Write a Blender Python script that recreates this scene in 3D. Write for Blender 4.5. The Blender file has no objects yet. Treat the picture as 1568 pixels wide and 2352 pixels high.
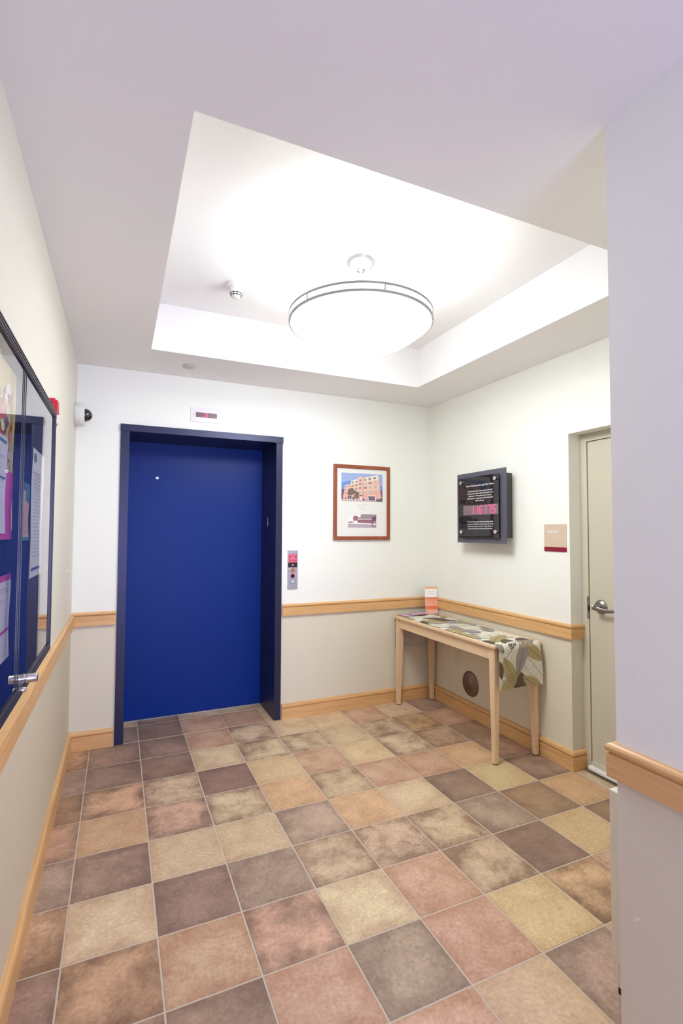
import bpy, bmesh, math, random
from mathutils import Matrix, Vector
random.seed(7)
scn = bpy.context.scene
COL = scn.collection
PI = math.pi
# ---------------------------------------------------------------- camera
cam_d = bpy.data.cameras.new('camera'); cam = bpy.data.objects.new('camera', cam_d); COL.objects.link(cam)
cam_d.sensor_fit = 'HORIZONTAL'; cam_d.sensor_width = 36.0; cam_d.lens = 36.0*1143.48/1568.0
cam_d.clip_start = 0.02; cam_d.clip_end = 60
_R = ((0.9128, -0.4084, 0.0038), (0.0200, 0.0354, -0.9992), (0.4079, 0.9121, 0.0405))
_m = Matrix(((_R[0][0], -_R[1][0], -_R[2][0], 0.2763), (_R[0][1], -_R[1][1], -_R[2][1], -3.7937), (_R[0][2], -_R[1][2], -_R[2][2], 1.4589), (0, 0, 0, 1)))
cam.matrix_world = _m
scn.camera = cam
# ---------------------------------------------------------------- exposure
vs = scn.view_settings
vs.view_transform = 'Standard'; vs.look = 'None'; vs.gamma = 1.0; vs.exposure = 0.2; vs.use_curve_mapping = False
# ---------------------------------------------------------------- world and daylight
W = bpy.data.worlds.new('world'); scn.world = W; W.use_nodes = True
W.node_tree.nodes['Background'].inputs[0].default_value = (0.55, 0.55, 0.9, 1)
W.node_tree.nodes['Background'].inputs[1].default_value = 1.0
DAYLIGHT = 101.0      # cool daylight through the glazed entry at the corridor's far end (behind the camera)
LAMP_DOWN = 22.5      # emission of the pendant's glass bowl
LAMP_UP = 8.0         # emission of the bowl's inner face, up into the tray
ld = bpy.data.lights.new('entry_daylight', 'AREA'); ld.shape = 'RECTANGLE'; ld.size = 1.3; ld.size_y = 2.3
ld.energy = DAYLIGHT; ld.color = (0.50, 0.555, 1.0)
lo = bpy.data.objects.new('entry_daylight', ld); COL.objects.link(lo)
lo.location = (0.73, -6.95, 1.25); lo.rotation_euler = (PI/2, 0, 0)   # faces +y, into the corridor

# ---------------------------------------------------------------- helpers
def lin(c):
    c = c/255.0
    return c/12.92 if c <= 0.04045 else ((c+0.055)/1.055)**2.4
def rgb(r, g, b): return (lin(r), lin(g), lin(b), 1.0)
def mat(name, col, rough=0.5, metal=0.0, spec=0.5, bump=0.0, bscale=300.0, coat=0.0, emit=None, estr=0.0):
    m = bpy.data.materials.new(name); m.use_nodes = True
    nt = m.node_tree; b = nt.nodes['Principled BSDF']
    b.inputs['Base Color'].default_value = col; b.inputs['Roughness'].default_value = rough
    b.inputs['Metallic'].default_value = metal; b.inputs['Specular IOR Level'].default_value = spec
    b.inputs['Coat Weight'].default_value = coat
    if emit: b.inputs['Emission Color'].default_value = emit; b.inputs['Emission Strength'].default_value = estr
    if bump:
        tc = nt.nodes.new('ShaderNodeTexCoord'); n = nt.nodes.new('ShaderNodeTexNoise'); bp = nt.nodes.new('ShaderNodeBump')
        n.inputs['Scale'].default_value = bscale; n.inputs['Detail'].default_value = 3
        bp.inputs['Strength'].default_value = bump; bp.inputs['Distance'].default_value = 0.002
        nt.links.new(tc.outputs['Object'], n.inputs['Vector']); nt.links.new(n.outputs['Fac'], bp.inputs['Height'])
        nt.links.new(bp.outputs['Normal'], b.inputs['Normal'])
    return m
def obj(name, bm, mats, parent=None, kind=None, smooth=False):
    bmesh.ops.recalc_face_normals(bm, faces=bm.faces)
    me = bpy.data.meshes.new(name); bm.to_mesh(me); bm.free()
    if not isinstance(mats, (list, tuple)): mats = [mats]
    for m in mats: me.materials.append(m)
    if smooth:
        for p in me.polygons: p.use_smooth = True
        try: me.set_sharp_from_angle(angle=math.radians(38))
        except Exception: pass
    o = bpy.data.objects.new(name, me); COL.objects.link(o)
    if parent is not None: o.parent = parent
    if kind: o['kind'] = kind
    return o
def tag(o, label, cat=None, group=None, kind=None):
    o['label'] = label
    if cat: o['category'] = cat
    if group: o['group'] = group
    if kind: o['kind'] = kind
    return o
def thing(name, label, cat, loc=(0, 0, 0), rz=0.0, group=None, kind=None):
    o = bpy.data.objects.new(name, None); o.empty_display_size = 0.05; COL.objects.link(o)
    o.location = loc; o.rotation_euler = (0, 0, rz)
    return tag(o, label, cat, group, kind)
BM = bmesh.new
def box(bm, x0, x1, y0, y1, z0, z1, mi=0, bev=0.0, seg=2):
    t = bmesh.new(); bmesh.ops.create_cube(t, size=1.0)
    for v in t.verts: v.co = Vector(((x0+x1)/2+v.co.x*(x1-x0), (y0+y1)/2+v.co.y*(y1-y0), (z0+z1)/2+v.co.z*(z1-z0)))
    if bev: bmesh.ops.bevel(t, geom=t.edges[:], offset=bev, segments=seg, affect='EDGES', profile=0.6)
    merge(bm, t, mi)
def merge(bm, t, mi=0, M=None):
    if M is not None: bmesh.ops.transform(t, matrix=M, verts=t.verts)
    vm = {v: bm.verts.new(v.co) for v in t.verts}
    for f in t.faces:
        try:
            nf = bm.faces.new([vm[v] for v in f.verts]); nf.material_index = mi; nf.smooth = f.smooth
        except ValueError: pass
    t.free()
def lathe(bm, prof, n=48, mi=0, M=None):
    """prof: list of (r, z); spins about z"""
    t = bmesh.new(); rings = []
    for r, z in prof:
        if r < 1e-6: rings.append([t.verts.new((0, 0, z))])
        else: rings.append([t.verts.new((r*math.cos(2*PI*k/n), r*math.sin(2*PI*k/n), z)) for k in range(n)])
    for a, b in zip(rings, rings[1:]):
        for k in range(n):
            k2 = (k+1) % n
            if len(a) == 1 and len(b) == 1: continue
            if len(a) == 1: t.faces.new((a[0], b[k], b[k2]))
            elif len(b) == 1: t.faces.new((a[k], b[0], a[k2]))
            else: t.faces.new((a[k], b[k], b[k2], a[k2]))
    merge(bm, t, mi, M)
def tube(bm, pts, r, n=10, mi=0, caps=True):
    pts = [Vector(p) for p in pts]; rings = []
    t = bmesh.new()
    for i, p in enumerate(pts):
        d = (pts[min(i+1, len(pts)-1)]-pts[max(i-1, 0)]).normalized()
        a = d.cross(Vector((0, 0, 1)))
        if a.length < 1e-3: a = Vector((1, 0, 0))
        a.normalize(); b = d.cross(a)
        rr = r[i] if isinstance(r, (list, tuple)) else r
        rings.append([t.verts.new(p+a*rr*math.cos(2*PI*k/n)+b*rr*math.sin(2*PI*k/n)) for k in range(n)])
    for a, b in zip(rings, rings[1:]):
        for k in range(n): t.faces.new((a[k], b[k], b[(k+1) % n], a[(k+1) % n]))
    if caps: t.faces.new(rings[0]); t.faces.new(rings[-1])
    merge(bm, t, mi)
def poly(bm, pts, mi=0):
    f = bm.faces.new([bm.verts.new(p) for p in pts]); f.material_index = mi; return f
def prism(bm, pts, vec, mi=0):
    """closed polygon pts extruded by vec"""
    a = [bm.verts.new(p) for p in pts]; b = [bm.verts.new(Vector(p)+Vector(vec)) for p in pts]
    fs = [bm.faces.new(a), bm.faces.new(b[::-1])]
    n = len(a)
    for i in range(n): fs.append(bm.faces.new((a[i], a[(i+1) % n], b[(i+1) % n], b[i])))
    for f in fs: f.material_index = mi
def text_mesh(name, body, size, m, parent, loc, align='LEFT', depth=0.0004, shear=0.0, spacing=1.0, sx=1.0, line=1.0):
    """lettering that faces -Y in the parent's frame"""
    cu = bpy.data.curves.new(name, 'FONT'); cu.body = body; cu.size = size; cu.extrude = depth
    cu.align_x = align; cu.align_y = 'CENTER'; cu.shear = shear; cu.space_character = spacing; cu.space_line = line
    cu.resolution_u = 3
    to = bpy.data.objects.new(name, cu); COL.objects.link(to)
    dg = bpy.context.evaluated_depsgraph_get(); dg.update()
    me = bpy.data.meshes.new_from_object(to.evaluated_get(dg)); bpy.data.objects.remove(to)
    me.materials.clear(); me.materials.append(m)
    o = bpy.data.objects.new(name, me); COL.objects.link(o)
    o.parent = parent; o.location = loc; o.rotation_euler = (PI/2, 0, 0); o.scale = (sx, 1, 1)
    return o

# ---------------------------------------------------------------- materials
H = 2.60; RAIL_B, RAIL_T = 0.812, 0.900
def paint(name, col, rough=0.55):
    return mat(name, col, rough, spec=0.35, bump=0.12, bscale=420)
M_WALL_UP = paint('wall_paint_cream', rgb(245, 245, 238))
M_WALL_LO = paint('wall_paint_beige', rgb(226, 218, 198))
M_CEIL = paint('ceiling_paint_white', rgb(248, 246, 246), 0.7)
M_REVEAL_UP = M_WALL_UP
def wood(name, axis, c1, c2, c3):
    m = bpy.data.materials.new(name); m.use_nodes = True; nt = m.node_tree; b = nt.nodes['Principled BSDF']
    tc = nt.nodes.new('ShaderNodeTexCoord'); mp = nt.nodes.new('ShaderNodeMapping')
    s = [38.0, 38.0, 38.0]; s[axis] = 2.2; mp.inputs['Scale'].default_value = s
    n = nt.nodes.new('ShaderNodeTexNoise'); n.inputs['Scale'].default_value = 1.0; n.inputs['Detail'].default_value = 6; n.inputs['Distortion'].default_value = 1.3
    n2 = nt.nodes.new('ShaderNodeTexNoise'); n2.inputs['Scale'].default_value = 0.18; n2.inputs['Detail'].default_value = 2
    r = nt.nodes.new('ShaderNodeValToRGB'); r.color_ramp.elements[0].position = 0.33; r.color_ramp.elements[0].color = c1
    r.color_ramp.elements[1].position = 0.62; r.color_ramp.elements[1].color = c2
    mx = nt.nodes.new('ShaderNodeMix'); mx.data_type = 'RGBA'; mx.inputs['B'].default_value = c3
    l = nt.links.new
    l(tc.outputs['Object'], mp.inputs['Vector']); l(mp.outputs['Vector'], n.inputs['Vector']); l(mp.outputs['Vector'], n2.inputs['Vector'])
    l(n.outputs['Fac'], r.inputs['Fac']); l(n2.outputs['Fac'], mx.inputs['Factor']); l(r.outputs['Color'], mx.inputs['A'])
    l(mx.outputs['Result'], b.inputs['Base Color'])
    b.inputs['Roughness'].default_value = 0.38; b.inputs['Specular IOR Level'].default_value = 0.4
    return m
OAK = (rgb(196, 146, 94), rgb(232, 188, 134), rgb(225, 177, 120))
WOOD_X = wood('oak_trim_grain_x', 0, *OAK); WOOD_Y = wood('oak_trim_grain_y', 1, *OAK)
BIR = (rgb(222, 190, 150), rgb(240, 212, 176), rgb(236, 204, 166))
TBL_Y = wood('birch_table_grain_y', 1, *BIR); TBL_X = wood('birch_table_grain_x', 0, *BIR); TBL_Z = wood('birch_table_grain_z', 2, *BIR)
M_NICKEL = mat('brushed_nickel', rgb(150, 146, 140), 0.35, 1.0)
M_STEEL = mat('brushed_steel_plate', rgb(190, 190, 205), 0.38, 0.85)
M_CHROME = mat('polished_chrome', rgb(215, 215, 220), 0.12, 1.0)
M_WHITE = mat('white_plastic', rgb(228, 228, 224), 0.4)
M_IVORY = mat('ivory_plastic', rgb(222, 214, 196), 0.4)
M_BLACK = mat('black_rubber', rgb(18, 16, 18), 0.6)
M_DARK = mat('dark_recess', rgb(34, 26, 36), 0.6)
M_RED = mat('red_plastic', rgb(205, 30, 52), 0.35)
M_INK = mat('black_print', rgb(60, 55, 62), 0.7)
M_WHITEINK = mat('white_print', rgb(240, 240, 240), 0.6)
M_NAVY = mat('navy_enamel_door', (0.003, 0.030, 0.235, 1), 0.34, spec=0.18, bump=0.15, bscale=900)
M_FRAME = mat('dark_navy_enamel_frame', (0.030, 0.032, 0.072, 1), 0.34, 0.42, spec=0.4, bump=0.1, bscale=900)
M_DOORPAINT = mat('beige_metal_paint', rgb(206, 199, 180), 0.42)
M_REDLED = mat('red_led_segments', rgb(200, 20, 60), 0.4, emit=(1.0, 0.045, 0.20, 1), estr=1.5)

# ---------------------------------------------------------------- floor: glazed stone-look tiles
TS = 0.305; GX = 0.423*TS; GY = -0.02*TS            # grid line L at x = GX + L*TS ; row line R at y = GY - R*TS
CC = {'D': ((166, 136, 119), 0.75, (128, 102, 88)), 'B': ((174, 138, 112), 0.75, (130, 101, 82)), 'G': ((183, 156, 137), 0.75, (142, 118, 102)),
      'P': ((208, 171, 144), 0.7, (174, 130, 102)), 'C': ((219, 193, 158), 0.65, (184, 150, 120)), 'Y': ((217, 189, 150), 0.6, (192, 156, 114)),
      'O': ((215, 177, 140), 0.65, (184, 142, 108)), 'c': ((216, 189, 157), 0.82, (146, 116, 94)), 'p': ((208, 168, 140), 0.8, (142, 112, 93)),
      'o': ((209, 169, 133), 0.8, (138, 106, 82))}
ROWS = {-2: 'CCDCCCCCCC', -1: 'BDDPPCCCCC', 0: 'oDDPcCCPCG', 1: 'GDDCccCcoP', 2: 'BocDYPYcpB', 3: 'pOpcOcPPOB', 4: 'GDCCGOCDYD', 5: 'oCDGcccGBO',
        6: 'DoPpCPcDYB', 7: 'DpDPGPYoPB', 8: 'DDGGPCGCPD'}
def tile_class(c, r):
    if r in ROWS and 0 <= c+1 < 10: return ROWS[r][c+1]
    random.seed(c*131+r*977); return random.choice('DBGPCYOcpoCP')
M_TILE = bpy.data.materials.new('mottled_floor_tile'); M_TILE.use_nodes = True
nt = M_TILE.node_tree; b = nt.nodes['Principled BSDF']; L = nt.links.new
a1 = nt.nodes.new('ShaderNodeAttribute'); a1.attribute_name = 'tile_base'
a2 = nt.nodes.new('ShaderNodeAttribute'); a2.attribute_name = 'tile_mottle'
tc = nt.nodes.new('ShaderNodeTexCoord'); nz = nt.nodes.new('ShaderNodeTexNoise'); nz.noise_dimensions = '4D'
nz.inputs['Scale'].default_value = 7.0; nz.inputs['Detail'].default_value = 10; nz.inputs['Roughness'].default_value = 0.70; nz.inputs['Distortion'].default_value = 0.25
a3 = nt.nodes.new('ShaderNodeAttribute'); a3.attribute_name = 'tile_seed'
mr = nt.nodes.new('ShaderNodeMapRange'); mr.inputs['From Min'].default_value = 0.42; mr.inputs['From Max'].default_value = 0.68
mul = nt.nodes.new('ShaderNodeMath'); mul.operation = 'MULTIPLY'; mul.use_clamp = True
fine = nt.nodes.new('ShaderNodeTexNoise'); fine.inputs['Scale'].default_value = 70; fine.inputs['Detail'].default_value = 6
mrf = nt.nodes.new('ShaderNodeMapRange'); mrf.inputs['From Min'].default_value = 0.25; mrf.inputs['From Max'].default_value = 0.75
mrf.inputs['To Min'].default_value = 0.80; mrf.inputs['To Max'].default_value = 1.14
mx = nt.nodes.new('ShaderNodeMix'); mx.data_type = 'RGBA'
mm = nt.nodes.new('ShaderNodeMix'); mm.data_type = 'RGBA'; mm.blend_type = 'MULTIPLY'; mm.inputs['Factor'].default_value = 1.0
bpn = nt.nodes.new('ShaderNodeBump'); bpn.inputs['Strength'].default_value = 0.25; bpn.inputs['Distance'].default_value = 0.003
sep = nt.nodes.new('ShaderNodeSeparateXYZ'); L(a3.outputs['Vector'], sep.inputs[0])
def MT(op, a, b_=None, clamp=False):
    n_ = nt.nodes.new('ShaderNodeMath'); n_.operation = op; n_.use_clamp = clamp
    for i_, v_ in enumerate((a, b_)):
        if v_ is None: continue
        if isinstance(v_, (int, float)): n_.inputs[i_].default_value = v_
        else: L(v_, n_.inputs[i_])
    return n_.outputs[0]
du = MT('MINIMUM', sep.outputs[0], MT('SUBTRACT', 1.0, sep.outputs[0])); dv = MT('MINIMUM', sep.outputs[1], MT('SUBTRACT', 1.0, sep.outputs[1]))
edge = MT('MULTIPLY', MT('SUBTRACT', 1.0, MT('MULTIPLY', MT('MINIMUM', du, dv), 5.0), True), 0.13)   # worn, darker glaze towards the tile's rim
L(tc.outputs['Object'], nz.inputs['Vector']); L(sep.outputs[2], nz.inputs['W']); L(MT('ADD', nz.outputs['Fac'], edge), mr.inputs['Value'])
L(mr.outputs['Result'], mul.inputs[0]); L(a2.outputs['Alpha'], mul.inputs[1]); L(mul.outputs[0], mx.inputs['Factor'])
L(a1.outputs['Color'], mx.inputs['A']); L(a2.outputs['Color'], mx.inputs['B']); L(tc.outputs['Object'], fine.inputs['Vector'])
L(fine.outputs['Fac'], mrf.inputs['Value']); L(mx.outputs['Result'], mm.inputs['A']); L(mrf.outputs['Result'], mm.inputs['B'])
L(mm.outputs['Result'], b.inputs['Base Color']); L(nz.outputs['Fac'], bpn.inputs['Height']); L(bpn.outputs['Normal'], b.inputs['Normal'])
b.inputs['Roughness'].default_value = 0.42; b.inputs['Specular IOR Level'].default_value = 0.35
M_GROUT = mat('pale_grout', rgb(196, 180, 162), 0.85, bump=0.4, bscale=200)

def build_floor():
    bm = BM(); cl = bm.loops.layers.float_color.new('tile_base'); cm = bm.loops.layers.float_color.new('tile_mottle'); cs = bm.loops.layers.float_color.new('tile_seed')
    g = 0.0022
    def tile(x0, x1, y0, y1, c, r):
        ax0, ax1, ay0, ay1 = x0+g, x1-g, y0+g, y1-g
        if ax1-ax0 < 0.008 or ay1-ay0 < 0.008: return
        random.seed(c*7919+r*104729+5)
        ox0, oy0 = GX+c*TS, GY-(r+1)*TS
        base, k, dk = CC[tile_class(c, r)]
        random.seed(c*7919+r*104729+6)
        j = [random.uniform(-7, 7)]*3
        bc = rgb(*[max(0, min(255, v+q+random.uniform(-3, 3))) for v, q in zip(base, j)]); mc = rgb(*dk); sd = random.uniform(0, 50)
        b_ = 0.0022; z = 0.0; zl = -0.0022
        top = [bm.verts.new(p) for p in ((ax0+b_, ay0+b_, z), (ax1-b_, ay0+b_, z), (ax1-b_, ay1-b_, z), (ax0+b_, ay1-b_, z))]
        low = [bm.verts.new(p) for p in ((ax0, ay0, zl), (ax1, ay0, zl), (ax1, ay1, zl), (ax0, ay1, zl))]
        fs = [bm.faces.new(top)]+[bm.faces.new((low[i], low[(i+1) % 4], top[(i+1) % 4], top[i])) for i in range(4)]
        for f in fs:
            for lp in f.loops:
                fu = (lp.vert.co.x-(ox0))/TS; fv = (lp.vert.co.y-(oy0))/TS
                lp[cl] = bc; lp[cm] = (mc[0], mc[1], mc[2], k*1.25); lp[cs] = (fu, fv, sd, 1)
    def area(X0, X1, Y0, Y1):
        for c in range(-2, 12):
            for r in range(-3, 23):
                x0, x1 = GX+c*TS, GX+(c+1)*TS; y1, y0 = GY-r*TS, GY-(r+1)*TS
                x0, x1, y0, y1 = max(x0, X0), min(x1, X1), max(y0, Y0), min(y1, Y1)
                if x1-x0 > 0.012 and y1-y0 > 0.012: tile(x0, x1, y0, y1, c, r)
        poly(bm, [(X0, Y0, -0.0014), (X1, Y0, -0.0014), (X1, Y1, -0.0014), (X0, Y1, -0.0014)], 1)
    area(-0.06, 2.862, -2.862, 0.0); area(-0.10, 1.50, -6.6, -2.862); area(0.33, 1.405, 0.0, 0.43); area(2.862, 2.955, -2.44, -1.525)
    box(bm, -0.3, 3.2, -6.8, 0.6, -0.15, -0.02, 1)
    o = obj('floor', bm, [M_TILE, M_GROUT])
    for p in o.data.polygons:
        pass
    tag(o, 'floor of square mottled stone-look tiles in tan, pink, cream and brown with pale grout', 'floor', kind='structure')
build_floor()

# ---------------------------------------------------------------- walls
ZS = 0.856
def wallbox(bm, x0, x1, y0, y1, z0=0.0, z1=H+0.0, M=None):
    z0 = min(z0, z1)
    if z0 < ZS < z1:
        box(bm, x0, x1, y0, y1, z0-0.02 if z0 == 0 else z0, ZS, 1); box(bm, x0, x1, y0, y1, ZS, z1, 0)
    else: box(bm, x0, x1, y0, y1, z0, z1, 0 if z0 >= ZS else 1)
WM = [M_WALL_UP, M_WALL_LO]
bm = BM(); wallbox(bm, -0.06, 0.282, 0.0, 0.14); wallbox(bm, 1.450, 3.0, 0.0, 0.14); wallbox(bm, 0.282, 1.450, 0.0, 0.14, 2.19)
wb = tag(obj('wall_back', bm, WM), 'pale wall with the blue elevator door, upper part lighter than the beige part below the wood rail', 'wall', kind='structure')
LRZ = -0.007                                         # the left wall stands a hair out of square
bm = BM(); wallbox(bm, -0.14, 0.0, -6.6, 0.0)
wl = tag(obj('wall_left', bm, [paint('wall_paint_cream_shaded', rgb(229, 224, 212)), paint('wall_paint_beige_shaded', rgb(212, 200, 180))]), 'long pale left wall carrying the glass notice case', 'wall', kind='structure'); wl.rotation_euler.z = LRZ  # shade put into both paint colours, offsetting the lamp's strong light on this wall
XR = 2.858
bm = BM(); wallbox(bm, XR, 3.0, -1.525, 0.0); wallbox(bm, XR, 3.0, -2.44, -1.525, 2.085); wallbox(bm, XR, 3.0, -2.862, -2.44)
wr = tag(obj('wall_right', bm, WM), 'pale right wall with the wall display, the GARAGE sign and the recessed door', 'wall', kind='structure')
XN = 1.497
bm = BM(); wallbox(bm, XN, XN+0.12, -6.6, -3.0); wallbox(bm, XN, 3.0, -3.0, -2.862)
wn = tag(obj('wall_corridor', bm, WM), 'near right wall end of the corridor in pale lavender-white paint', 'wall', kind='structure')
# white chips and scuffs in the paint
M_CHIP = mat('bare_plaster', rgb(238, 236, 232), 0.8)
def chip(name, parent, pts):
    bm = BM(); prism(bm, pts[0], pts[1]); obj(name, bm, M_CHIP, parent)
def blob2(cx, cz, rx, rz, tilt, n=8):
    return [(cx+rx*math.cos(t)*math.cos(tilt)-rz*math.sin(t)*math.sin(tilt), cz+rx*math.cos(t)*math.sin(tilt)+rz*math.sin(t)*math.cos(tilt)) for t in [2*PI*k/n for k in range(n)]]
for cx, cz, rx, rz, ti in ((2.864, 0.634, 0.004, 0.015, 0), (2.899, 0.616, 0.011, 0.009, 0.6), (2.882, 0.592, 0.006, 0.012, -0.2)):
    chip('paint_chip', wr, ([(x, -1.525, z) for x, z in blob2(cx, cz, rx, rz, ti)], (0, -0.0005, 0)))
for cy, cz, ry, rz, ti in ((-2.915, 1.092, 0.0045, 0.0035, 0), (-2.911, 0.48, 0.010, 0.0032, -0.8)):
    chip('paint_chip', wn, ([(XN, y, z) for y, z in blob2(cy, cz, ry, rz, ti)], (-0.0005, 0, 0)))
chip('paint_chip', wl, ([(0.0, y, z) for y, z in blob2(-0.80, 0.28, 0.004, 0.004, 0)], (0.0006, 0, 0)))
# ceiling with a recessed tray
TX0, TX1, TY0, TY1, TZ = 0.441, 2.402, -2.437, -0.500, 2.902
bm = BM()
box(bm, -0.2, TX0, -6.8, 0.16, H, TZ+0.1); box(bm, TX1, 3.2, -6.8, 0.16, H, TZ+0.1)
box(bm, TX0, TX1, TY1, 0.16, H, TZ+0.1); box(bm, TX0, TX1, -6.8, TY0, H, TZ+0.1); box(bm, TX0, TX1, TY0, TY1, TZ, TZ+0.1)
tag(obj('ceiling', bm, M_CEIL), 'white ceiling with a square recessed tray around the pendant lamp', 'ceiling', kind='structure')
# far end of the corridor, behind the camera: wall with a glazed opening
bm = BM(); box(bm, -0.2, 0.10, -6.75, -6.6, -0.02, H); box(bm, 1.36, 1.7, -6.75, -6.6, -0.02, H); box(bm, 0.10, 1.36, -6.75, -6.6, 2.4, H)
tag(obj('wall_entry', bm, M_WALL_UP), 'far corridor wall around the glazed entry', 'wall', kind='structure')
bm = BM()
for q in ((0.10, 0.16, 0.0, 2.4), (1.30, 1.36, 0.0, 2.4), (0.16, 1.30, 0.0, 0.1), (0.16, 1.30, 2.34, 2.4)): box(bm, q[0], q[1], -6.70, -6.64, q[2], q[3], bev=0.003)
tag(obj('window_1', bm, M_NICKEL), 'metal frame of the glazed entry at the corridor end', 'window', kind='structure')

# ---------------------------------------------------------------- wood rails and baseboards
def run(bm, path, prof, closed_ends=True):
    """sweep (offset, z) profile along a 2-D path; offset goes to the right-hand side of travel. mitred corners. slot 0 = grain x, 1 = grain y"""
    P = [Vector(p) for p in path]; n = len(P); dirs = [(P[i+1]-P[i]).normalized() for i in range(n-1)]
    norms = [Vector((d.y, -d.x)) for d in dirs]; sec = []
    for i in range(n):
        if i == 0: o = norms[0]
        elif i == n-1: o = norms[-1]
        else:
            a, b2 = norms[i-1], norms[i]; s = (a+b2); o = s/(s.length_squared/2.0) if s.length > 1e-6 else a
        sec.append([(P[i].x+o.x*d, P[i].y+o.y*d, z) for d, z in prof])
    m = len(prof)
    for i in range(n-1):
        mi = 0 if abs(dirs[i].x) > abs(dirs[i].y) else 1
        A = [bm.verts.new(p) for p in sec[i]]; B = [bm.verts.new(p) for p in sec[i+1]]
        for k in range(m):
            f = bm.faces.new((A[k], A[(k+1) % m], B[(k+1) % m], B[k])); f.material_index = mi
        for vs_, e in ((A, i == 0), (B, i == n-2)):
            if e: f = bm.faces.new(vs_); f.material_index = mi
def rail_prof(zb, zt, t=0.018, cap=0.022):
    g = zt-cap
    return [(0, zb), (t, zb), (t, g-0.005), (t-0.003, g-0.0045), (t-0.0055, g-0.003), (t-0.0055, g-0.0005), (t-0.001, g), (t+0.002, g+0.004), (t+0.003, g+0.009), (t+0.002, g+0.014), (t-0.002, zt-0.003), (t-0.007, zt), (0, zt)]
def trim(name, path, zb, zt, label, cat, rz=0.0, t=0.018, cap=0.022):
    bm = BM(); run(bm, path, rail_prof(zb, zt, t, cap)); o = obj(name, bm, [WOOD_X, WOOD_Y]); o.rotation_euler.z = rz
    return tag(o, label, cat, kind='structure')
B_T = 0.125
trim('trim_1', [(0.0, -6.6), (0.0, -0.001)], RAIL_B, RAIL_T, 'oak chair rail along the left wall under the notice case', 'rail', rz=LRZ)
trim('trim_2', [(0.012, 0.0), (0.272, 0.0)], 0.822, 0.912, 'short oak chair rail between the left corner and the elevator', 'rail')
trim('trim_3', [(1.462, 0.0), (XR, 0.0), (XR, -1.525), (2.990, -1.525)], 0.800, 0.890, 'oak chair rail running behind the console table from elevator to door recess', 'rail')
trim('trim_4', [(2.99, -2.862), (XN, -2.862), (XN, -6.6)], RAIL_B, RAIL_T, 'oak chair rail wrapping the end of the near right wall', 'rail')
trim('baseboard_left', [(0.0, -6.6), (0.0, -0.001)], 0.0, 0.128, 'oak baseboard along the left wall', 'baseboard', rz=LRZ, t=0.018, cap=0.028)
trim('baseboard_back', [(0.012, 0.0), (0.272, 0.0)], 0.0, 0.122, 'short oak baseboard between the left corner and the elevator', 'baseboard', t=0.018, cap=0.028)
trim('baseboard_right', [(1.462, 0.0), (XR, 0.0), (XR, -1.525), (2.962, -1.525)], 0.0, 0.117, 'oak baseboard below the console table from elevator to door recess', 'baseboard', t=0.020, cap=0.028)
trim('baseboard_corridor', [(XN, -2.88), (XN, -6.6)], 0.0, 0.125, 'oak baseboard along the near right wall', 'baseboard', t=0.018, cap=0.028)

# ---------------------------------------------------------------- elevator door
D1 = thing('door_1', 'deep blue elevator door in a dark navy metal frame', 'door', (0, 0, 0), kind='structure')
EX0, EX1, EI0, EI1, EZ, EZT, ED = 0.277, 1.457, 0.334, 1.403, 2.163, 2.212, 0.42
bm = BM()
box(bm, EX0, EI0, -0.012, 0.02, 0.0, EZ, bev=0.0015); box(bm, EI1, EX1-0.002, -0.012, 0.02, 0.0, EZ, bev=0.0015)
box(bm, EI0-0.012, EI0, 0.02, ED+0.02, 0.0, EZ); box(bm, EI1, EI1+0.012, 0.02, ED+0.02, 0.0, EZ)
obj('door_jamb', bm, M_FRAME, D1)
bm = BM(); box(bm, EX0-0.002, EX1+0.002, -0.018, 0.02, EZ, EZT, bev=0.0015); box(bm, EI0, EI1, 0.02, ED+0.02, EZ, EZ+0.012)
obj('door_header', bm, M_FRAME, D1)
bm = BM(); box(bm, EI0, EI1, ED, ED+0.035, 0.006, EZ); dp = obj('door_panel', bm, M_NAVY, D1)
bm = BM(); box(bm, EI0, EI1, ED-0.012, ED+0.0, -0.001, 0.004); tag(obj('door_sill', bm, M_STEEL, D1), 'thin pale metal sill strip')
bm = BM(); lathe(bm, [(0.004, -0.003), (0.0105, -0.003), (0.0105, 0.0), (0.0, 0.0)], 20); lathe(bm, [(0.0, -0.001), (0.004, -0.001), (0.004, -0.003)], 16, 1)
k = obj('keyhole_ring', bm, [M_CHROME, M_BLACK], dp); k.location = (0.55, ED, 1.885); k.rotation_euler = (-PI/2, 0, 0)
tag(k, 'small chrome ring around the emergency keyhole')
bm = BM(); box(bm, -0.0012, 0, -0.010, 0.010, -0.033, 0.033); box(bm, -0.0018, -0.0002, -0.004, 0.004, -0.020, 0.02, 1)
k = obj('strike_plate', bm, [M_CHROME, M_DARK], D1); k.location = (EI1, 0.233, 1.541); tag(k, 'small bright latch plate in the right reveal')
# elevator shaft closing the recess
bm = BM(); box(bm, 0.24, EI0-0.013, 0.15, 0.5, -0.02, 2.3); box(bm, EI1+0.013, 1.5, 0.15, 0.5, -0.02, 2.3); box(bm, 0.24, 1.5, 0.46, 0.56, -0.02, 2.3); box(bm, 0.24, 1.5, 0.15, 0.46, EZ+0.013, 2.3)
tag(obj('wall_shaft', bm, M_WALL_LO), 'masonry around the elevator recess', 'wall', kind='structure')

# ---------------------------------------------------------------- garage door in the right wall
D2 = thing('door_2', 'beige metal door with a lever handle in the right wall recess', 'door', (2.955, -1.525, 0), -PI/2, kind='structure')
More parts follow.
